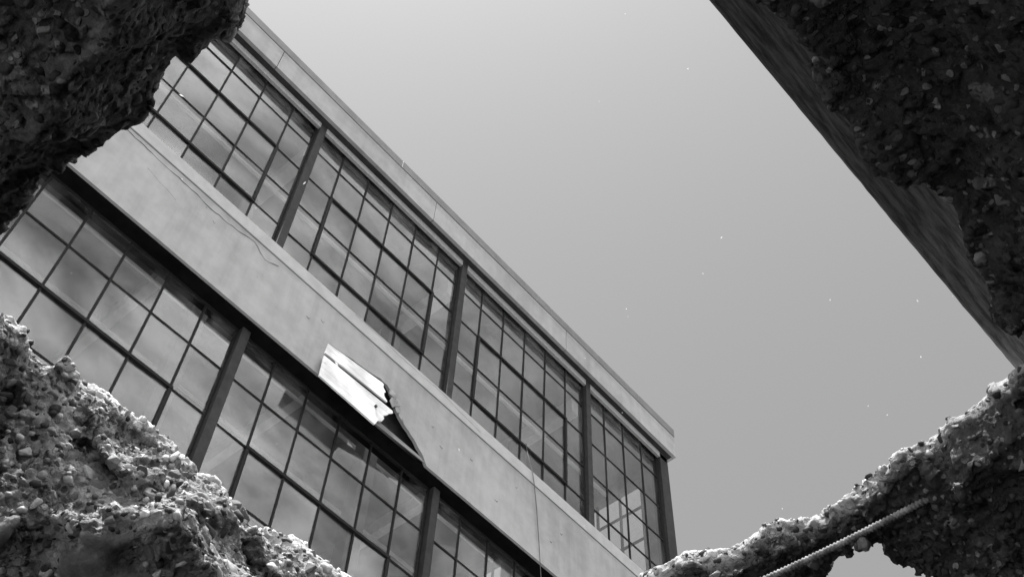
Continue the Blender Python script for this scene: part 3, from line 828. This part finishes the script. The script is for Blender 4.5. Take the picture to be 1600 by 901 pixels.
for i, dn in zip(cand, dens):
    if len(chosen) > 2600: break
    r = float(np.clip(rng.lognormal(math.log(0.0046), 0.50), 0.0024, 0.012))
    if rng.random() < 0.04 + 0.14 * dn: r = float(rng.uniform(0.007, 0.0125 + 0.002 * dn))
    p = VA[i]; kx = tuple((p / 0.02).astype(int)); bad = False
    for dx in (-1, 0, 1):
        for dy in (-1, 0, 1):
            for dz in (-1, 0, 1):
                for (q, r2) in cell.get((kx[0] + dx, kx[1] + dy, kx[2] + dz), ()):
                    if np.sum((q - p) ** 2) < (0.72 * (r + r2)) ** 2: bad = True
    if bad: continue
    cell.setdefault(kx, []).append((p, r)); chosen.append((i, r))
chosen.sort(key=lambda t: -t[1])
def stone_matrix(i, r):
    n_ = Vector(NRM[i].tolist()); p = Vector(VA[i].tolist())
    qz = n_.to_track_quat('Z', 'Y').to_matrix().to_4x4() @ Matrix.Rotation(random.uniform(0, 6.28), 4, 'Z') @ Matrix.Rotation(random.gauss(0, 0.5), 4, 'X')
    return Matrix.Translation(p - n_ * r * (0.38 - 0.16 * float(lit_w[i]))) @ qz @ Matrix.Diagonal((r, r, r, 1))
Rinv = Matrix.Translation(Vector((-0.8, -0.8, 0)))
for i, r in chosen[:300]:
    o = bpy.data.objects.new('stone', random.choice(protos if lit_w[i] > 0.5 else protos_shaded)); col.objects.link(o)
    o.parent = slab; o.matrix_basis = stone_matrix(i, r)
# the small stones as one mesh
lowres = []
for k in range(5):
    bm = bmesh.new(); bmesh.ops.create_icosphere(bm, subdivisions=1, radius=1.0)
    for v in bm.verts: v.co = Vector((v.co.x, v.co.y * 0.8, v.co.z * 0.62)) * random.uniform(0.82, 1.1)
    lowres.append((np.array([v.co[:] for v in bm.verts]), np.array([[v.index for v in f.verts] for f in bm.faces]))); bm.free()
gv, gf, gt = [], [], []; base = 0
for i, r in chosen[300:]:
    vs, fs = random.choice(lowres); mt = np.array(stone_matrix(i, r))
    gv.append(vs @ mt[:3, :3].T + mt[:3, 3]); gf.append(fs + base); gt.append(np.full(len(vs), random.random() * (1.0 if lit_w[i] > 0.5 else 0.45))); base += len(vs)  # small stones off the lit side get darker tones, painted shade
gv, gf, gt = np.concatenate(gv), np.concatenate(gf), np.concatenate(gt)
gm = bpy.data.meshes.new('small_stones')
gm.vertices.add(len(gv)); gm.vertices.foreach_set('co', gv.astype(np.float32).ravel())
gm.loops.add(len(gf) * 3); gm.loops.foreach_set('vertex_index', gf.astype(np.int32).ravel())
gm.polygons.add(len(gf)); gm.polygons.foreach_set('loop_start', np.arange(0, len(gf) * 3, 3, dtype=np.int32)); gm.update(calc_edges=True)
gm.polygons.foreach_set('use_smooth', np.ones(len(gf), bool))
ga = gm.attributes.new('tone', 'FLOAT', 'POINT'); ga.data.foreach_set('value', gt.astype(np.float32))
tag(link('small_stones', gm, M['stone_small'], slab), kind='stuff')

# --- ribbed reinforcing bar bared at the broken edge
a = Vector(at_h(1120, 938, 0.88)); c = Vector(at_h(1478, 764, 0.925)); d = (c - a)
b = MB(); n = 260; L_ = d.length
ext = Vector(at_h(1640, 690, 0.93)) - c
pts_, rs_ = [], []
for k in range(n + 1):
    t = k / n; p = a + d * t + Vector((0, 0, -0.004 * math.sin(math.pi * t)))
    pts_.append(p); rs_.append(0.0033 + (0.0010 if (k % 4) < 2 else 0.0))
pts_.append(c + ext); rs_.append(0.0033)
b.tube(pts_, rs_, 10)
o = b.build('reinforcing_bar', M['rebar'], slab, smooth=True)

# ================================================================== timber plank lying over the edge of the hole
hp = 1.01
pa = Vector(at_h(1040, -78, hp)); pb = Vector(at_h(1640, 640, hp))
ux = (pb - pa).normalized(); uy = Vector((0, 0, 1)).cross(ux)           # uy points left of travel
side = Vector(at_h(1500, 100, hp)) - pa
if side.dot(uy) < 0: uy = -uy
Lp = (pb - pa).length
nseg = 60
b = MB(); vs, fs = [], []
prof = [(0.0, 0.004), (0.006, 0.0), (0.06, 0.001), (0.12, 0.0), (0.19, 0.001), (0.235, 0.0), (0.24, 0.005), (0.24, 0.05), (0.12, 0.052), (0.0, 0.05)]
for s_ in range(nseg + 1):
    t = s_ / nseg
    for j, (u_, v_) in enumerate(prof):
        u_ = u_ * 0.42
        wv_ = 0.0005 * math.sin(5 * t + 1.3) + random.gauss(0, 0.00015) if j in (0, 1, 9) else random.gauss(0, 0.0004)
        vs.append(pa + ux * (Lp * t) + uy * (u_ + wv_) + Vector((0, 0, v_)))
npf = len(prof)
for s_ in range(nseg):
    for j in range(npf):
        fs.append((s_ * npf + j, s_ * npf + (j + 1) % npf, (s_ + 1) * npf + (j + 1) % npf, (s_ + 1) * npf + j))
fs += [tuple(range(npf)), tuple(range(nseg * npf + npf - 1, nseg * npf - 1, -1))]
rot = Matrix((ux, uy, ux.cross(uy))).transposed().to_4x4(); mw = Matrix.Translation(pa) @ rot; mi = mw.inverted()
b.add([mi @ v for v in vs], fs)
o = b.build('timber_plank', M['plank']); o.matrix_world = mw
tag(o, 'dark weathered timber plank lying along the straight edge of the hole', 'plank')

# ================================================================== pale flecks drifting in the air above the hole
b = MB()
for k in range(38):
    dist = random.uniform(2.2, 5.0); r_ = ray(random.uniform(60, 1520), random.uniform(-60, 880)); r_ = r_ / np.linalg.norm(r_)
    p = Vector((CAM + r_ * dist).tolist())
    if p.z < 3.0: continue
    s_ = random.uniform(0.0009, 0.0024) * (2.0 if random.random() < 0.1 else 1.0)
    ax = Vector((random.gauss(0, 1), random.gauss(0, 1), random.gauss(0, 1))).normalized(); bx = ax.orthogonal().normalized(); cx = ax.cross(bx)
    l_ = random.uniform(1.0, 2.8)
    b.add([p + ax * s_ * l_, p - ax * s_ * l_, p + bx * s_, p - bx * s_, p + cx * s_ * .7, p - cx * s_ * .7],
          [(0, 2, 4), (0, 4, 3), (0, 3, 5), (0, 5, 2), (1, 4, 2), (1, 3, 4), (1, 5, 3), (1, 2, 5)])
tag(b.build('drifting_fluff', M['fleck']), 'tiny pale flecks of fluff drifting in the air above the hole', 'fluff', kind='stuff')
print('slab quads', len(Q), 'stones', len(chosen))
